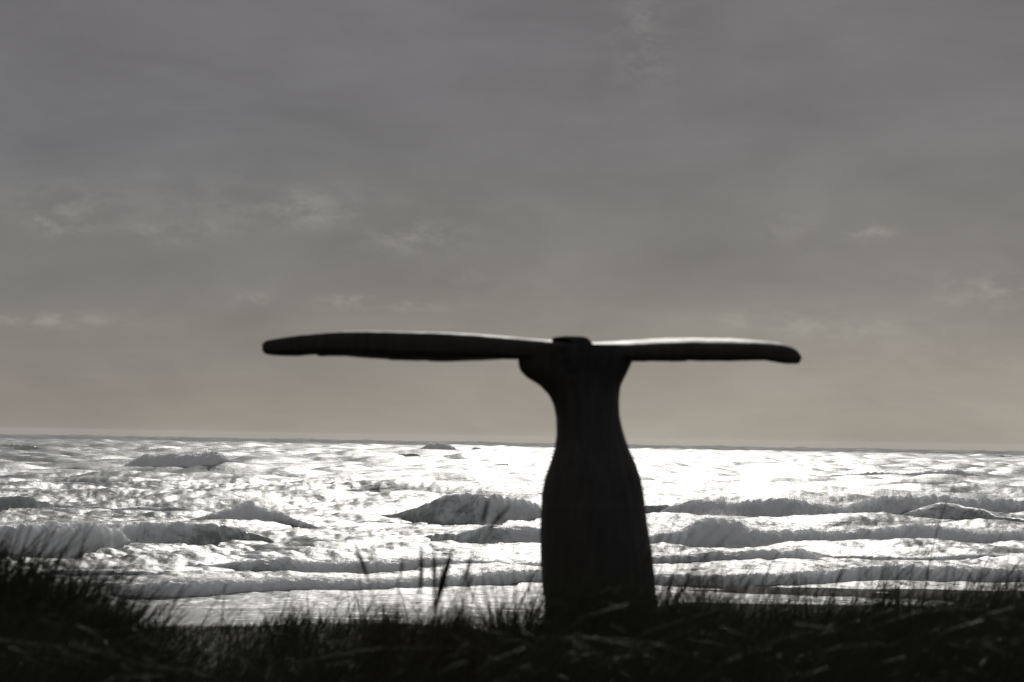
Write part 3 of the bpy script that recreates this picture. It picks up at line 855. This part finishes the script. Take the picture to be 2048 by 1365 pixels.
# single stiff blades standing clear of the mass
for i in range(900):
    px = random.uniform(-120, 2170)
    d = random.uniform(19.0, 27.0)
    yt = grass_top(px) - random.expovariate(1 / 30.0) + 8
    wind_blade(cover, px, d, yt, width=0.0085, lean=0.3, spread=0.4, arch=0.25)
# long arching blades lying over the mass
for i in range(130):
    px = random.uniform(-100, 2150)
    d = random.uniform(12, 20.5)
    yt = np.interp(px, TOP[:, 0], TOP[:, 1]) + random.uniform(15, 120)
    g = P(px, 1300, d); gz = float(ground_z(g.x, g.y)); zt = P(px, yt, d).z
    L = random.uniform(0.15, 0.5) * (1 if random.random() < 0.8 else -1)
    h = max(zt - gz, 0.08)
    cover.add((g.x - L, g.y, gz), (g.x + L * 0.9, g.y + random.uniform(-.1, .1), gz + h * random.uniform(0.2, 0.7)), (0, 0, h * 0.75), 0.0032, random.uniform(0.1, 0.6), 7)
obj('dune_grass', cover.mesh('dune_grass'), GRASS, kind='stuff', label='short dark dune grass covering the ground along the bottom', cat='dune grass')


def tussock(name, px, d, n, tipspec, label, wd=0.005, tone=(0, 1), group=None, mat=None):
    """tuft growing from one crown; tipspec() gives the pixel its next blade ends at"""
    g = P(px, 1300, d)
    gz = float(ground_z(g.x, g.y))
    org = Vector((g.x, g.y, gz))
    B = Blades()
    for i in range(n):
        tx, ty, cr, bow = tipspec()
        dd = d + random.gauss(0, 0.22)
        tp = P(tx, ty, dd)
        rz = float(ground_z(g.x, dd))
        rx = g.x + cr
        rt_ = (rx, dd, float(ground_z(rx, dd)) - 0.03)
        hh = tp.z - rt_[2]
        if hh < 0.02:
            continue
        dx = tp.x - rx
        B.add(rt_, tuple(tp), (-dx * bow, 0, hh * 0.10 + abs(dx) * bow * 0.8), wd * random.uniform(0.6, 1.4), tone[0] + (tone[1] - tone[0]) * random.random() ** 1.5, 6)
    t_ = empty(name, org, label, 'grass tussock', group)
    obj('blades', B.mesh('blades', org), mat or GRASS, t_, kind='stuff')
    return t_


def fan_tussock(px, d, n, sx, length, ang, label, wd):
    """dense tussock whose stiff blades fan out of one crown and lean with the wind"""
    g = P(px, 1300, d)
    org = Vector((g.x, g.y, float(ground_z(g.x, g.y))))
    B = Blades()
    for i in range(n):
        rx = g.x + random.gauss(0, sx); ry = g.y + random.gauss(0, 0.3)
        rz = float(ground_z(rx, ry)) - 0.03
        L = random.uniform(*length) * (1.25 if random.random() < 0.06 else 1.0)
        a = math.radians(random.gauss(ang[0], ang[1])) + 0.55 * (rx - g.x) / max(sx, 0.05) * 0.5
        droop = random.uniform(0.0, 0.28)
        tip = (rx + L * math.sin(a), ry + random.gauss(0, 0.1) * L, rz + L * math.cos(a) * (1 - droop * 0.6))
        bend = (-L * math.cos(a) * droop * 0.45, 0, L * droop * 0.35)
        B.add((rx, ry, rz), tip, bend, wd * random.uniform(0.5, 1.35), random.random() ** 1.7, 6)
    for i in range(int(n * 0.045)):       # long loose blades reaching out of the crown
        rx = g.x + random.gauss(0, sx); ry = g.y + random.gauss(0, 0.3)
        rz = float(ground_z(rx, ry)) - 0.03
        L = length[1] * random.uniform(1.0, 1.3)
        a = math.radians(random.gauss(ang[0] + 6, ang[1] * 0.7))
        B.add((rx, ry, rz), (rx + L * math.sin(a), ry, rz + L * math.cos(a)), (-L * 0.10, 0, L * 0.05), wd * random.uniform(0.9, 1.5), random.random() * 0.6, 7)
    t_ = empty('grass_tussock', org, label, 'grass tussock')
    obj('blades', B.mesh('blades', org), GRASS, t_, kind='stuff')


fan_tussock(75, 19.2, 2500, 0.34, (0.26, 0.62), (28, 22), 'big dark windblown grass tussock on the mound at the left edge', 0.0105)


def mk(cx, w_, top, var, dn):
    def f():
        tx = random.gauss(cx + 12, w_)
        ty = top + random.expovariate(1 / var) * 1.0 + abs(tx - cx) * 0.35 + random.uniform(-10, 10)
        return tx, min(ty, 1350), random.gauss(0, dn), random.uniform(0.02, 0.25)
    return f


tussock('grass_tussock', 560, 24.5, 170, mk(575, 50, 1195, 45, 0.10), 'thin spiky grass tuft standing against the pale shallow water between mound and reeds')
tussock('grass_tussock', 1010, 23.5, 260, mk(1025, 38, 1190, 40, 0.09), 'grass tuft close beside the left foot of the whale tail')
tussock('grass_tussock', 1190, 18.0, 800, mk(1205, 80, 1135, 55, 0.2), 'pale grass tuft in front of the whale tail foot', tone=(0.0, 0.7))
tussock('grass_tussock', 1400, 20.5, 300, mk(1425, 75, 1085, 75, 0.13), 'tall wispy grass tuft just right of the whale tail', wd=0.0035)
tussock('grass_tussock', 1560, 24.0, 260, mk(1590, 60, 1130, 55, 0.11), 'wispy grass tuft between the whale tail and the right hand mound', wd=0.004)
fan_tussock(1790, 20.0, 900, 0.26, (0.32, 0.68), (12, 24), 'dense bushy grass tussock with ragged top on the right hand mound', 0.0085)
fan_tussock(1990, 19.0, 1000, 0.26, (0.34, 0.72), (10, 24), 'dense dark grass tussock cut by the right edge', 0.0085)

fan_tussock(1105, 18.6, 560, 0.13, (0.46, 0.80), (4, 24), 'upright grass tuft hiding the left corner of the whale tail foot', 0.008)
fan_tussock(1315, 18.4, 600, 0.14, (0.46, 0.82), (14, 24), 'upright grass tuft hiding the right corner of the whale tail foot', 0.008)

fan_tussock(1205, 17.6, 520, 0.14, (0.36, 0.66), (6, 26), 'low dark grass tuft growing before the middle of the whale tail foot', 0.007)

# tall reed clump with seed heads
g = P(860, 1300, 15.6)
reed_org = Vector((g.x, g.y, float(ground_z(g.x, g.y))))
reed = empty('reed_clump', reed_org, 'clump of tall dark reeds with seed heads left of the whale tail', 'reed clump')
B = Blades()
for i in range(420):
    cx = random.choice((775, 775, 880, 880, 930))
    bx = cx + random.gauss(0, 26)
    tx = bx + random.gauss(10, 16)
    ty = (1190 if cx < 940 else 1215) + random.expovariate(1 / 40.0)
    d = 15.6 + random.gauss(0, 0.2)
    r_ = P(bx, 1360, d); tp = P(tx, min(ty, 1340), d)
    B.add((r_.x, r_.y, float(ground_z(r_.x, r_.y)) - 0.03), tuple(tp), ((tp.x - r_.x) * -0.15, 0, 0.02), random.uniform(0.004, 0.010), random.random(), 5)
obj('blades', B.mesh('blades', reed_org), REED, reed, kind='stuff')


def tube(path, rad, m=8):
    path = [Vector(p) for p in path]
    V = []
    for i, p in enumerate(path):
        for k in range(m):
            an = 2 * math.pi * k / m
            V.append((p.x + math.cos(an) * rad[i], p.y + math.sin(an) * rad[i], p.z))
    return np.array(V), grid_quads(len(path), m, closed=True)


STALKS = [  # pixel path from foot to tip, depth, head start fraction, head radius, stem radius
    ([(765, 1320), (757, 1240), (738, 1165), (722, 1120), (711, 1090)], 19.3, 0.55, 0.018, 0.006),
    ([(775, 1320), (768, 1240), (752, 1130), (742, 1085), (739, 1060)], 19.9, 0.88, 0.012, 0.0035),
    ([(828, 1320), (834, 1240), (840, 1190), (843, 1140), (842, 1085)], 19.5, 0.55, 0.017, 0.006),
    ([(858, 1320), (866, 1240), (878, 1190), (892, 1140), (905, 1095)], 19.5, 0.35, 0.026, 0.012),
    ([(866, 1320), (868, 1240), (868, 1190), (869, 1140), (868, 1095)], 19.8, 0.50, 0.018, 0.010),
    ([(905, 1320), (915, 1230), (928, 1180), (938, 1130), (944, 1110)], 19.4, 0.60, 0.016, 0.006),
    ([(900, 1320), (928, 1200), (960, 1095), (985, 1050), (1022, 1008)], 18.4, 0.72, 0.016, 0.0045),
    ([(885, 1320), (905, 1220), (950, 1090), (965, 1045), (978, 995)], 18.2, 0.74, 0.015, 0.0045),
    ([(860, 1320), (870, 1210), (895, 1060), (918, 1025), (940, 1008)], 18.0, 0.76, 0.012, 0.004),
    ([(785, 1320), (790, 1230), (797, 1180), (803, 1140), (806, 1112)], 19.8, 0.62, 0.011, 0.005),
    ([(905, 1320), (917, 1240), (930, 1195), (940, 1165), (947, 1150)], 19.9, 0.55, 0.012, 0.005),
]
for (path, d, hs, hr, sr) in STALKS:
    d, hr, sr = d - 4.0, hr * 0.75, sr * 0.6
    pp = np.array(path, float)
    t0 = np.linspace(0, 1, len(pp)); tt = np.linspace(0, 1, 26)
    k = np.hanning(7); k /= k.sum()
    sx = np.interp(tt, t0, pp[:, 0]); sy = np.interp(tt, t0, pp[:, 1])
    sx = np.convolve(np.pad(sx, 3, mode='reflect', reflect_type='odd'), k, 'valid')
    pts3 = [P(a, b, d) - reed_org for a, b in zip(sx, sy)]
    pts3[0] = Vector((pts3[0].x, pts3[0].y, min(pts3[0].z, -0.05)))
    rad = [sr * (1 - 0.55 * q) for q in tt]
    v, qd = tube(pts3, rad)
    me = make_mesh('stalk', v, qd); attr(me, 'tone', np.full(len(v), random.random()))
    so = obj('stalk', me, REED, reed)
    hsel = [i for i in range(26) if tt[i] >= hs - 0.04]
    hp = [pts3[i] for i in hsel]
    L = len(hp)
    hpath, hrad = [], []
    for j in range(L * 3 - 2):
        f = j / 3.0; i0 = min(int(f), L - 2); fr = f - i0
        hpath.append(hp[i0].lerp(hp[i0 + 1], fr))
        s_ = j / (L * 3 - 3)
        hrad.append(max(0.001, hr * math.sin(math.pi * min(1, s_ * 0.93 + 0.07)) ** 0.8 * (0.78 + 0.22 * math.sin(j * 2.6)) * random.uniform(0.85, 1.1)))
    v, qd = tube(hpath, hrad, 10)
    me = make_mesh('seed_head', v, qd); attr(me, 'tone', np.full(len(v), random.random() * 0.6))
    obj('seed_head', me, REED, so)

# smooth boulder low in the grass
bc = P(250, 1372, 16.5)
gzb = float(ground_z(bc.x, bc.y))
bo = Vector((bc.x, bc.y, gzb - 0.08))
nu, nv = 40, 20
V = []
for i in range(nv + 1):
    ph = -math.pi / 2 + math.pi * i / nv
    for j in range(nu):
        a = 2 * math.pi * j / nu
        dv = np.array((math.cos(ph) * math.cos(a), math.cos(ph) * math.sin(a), math.sin(ph)))
        k = 1 + 0.16 * pn3(*[np.array([c * 1.3 + 4]) for c in dv])[0] + 0.05 * pn3(*[np.array([c * 4 + 9]) for c in dv])[0]
        V.append(dv * k * np.array((0.26, 0.22, 0.20)) + np.array((0, 0, 0.08)))
me = make_mesh('boulder', V, grid_quads(nv + 1, nu, closed=True))
b = obj('boulder', me, ROCK, label='smooth dark boulder low in the grass at the bottom left', cat='boulder')
b.location = bo

# ------------------------------------------------------------------ sea haze
bx0, bx1, by0, by1, bz0, bz1 = -4800, 4800, -70, 4800, -5.0, 7.8
V = [(x, y, zc) for zc in (bz0, bz1) for (x, y) in ((bx0, by0), (bx1, by0), (bx1, by1), (bx0, by1))]
me = make_mesh('haze', V, [(0, 3, 2, 1), (4, 5, 6, 7), (0, 1, 5, 4), (1, 2, 6, 5), (2, 3, 7, 6), (3, 0, 4, 7)], smooth=False)
hm, t = material('sea_haze')
pv = t.n('ShaderNodeVolumePrincipled')
pv.inputs['Color'].default_value = (0.92, 0.93, 0.95, 1)
pv.inputs['Density'].default_value = 0.45e-4
pv.inputs['Anisotropy'].default_value = 0.55
o_ = t.n('ShaderNodeOutputMaterial')
t.link(pv.outputs[0], o_.inputs['Volume'])
obj('haze', me, hm, kind='stuff', label='pale sea haze over the surf', cat='haze')
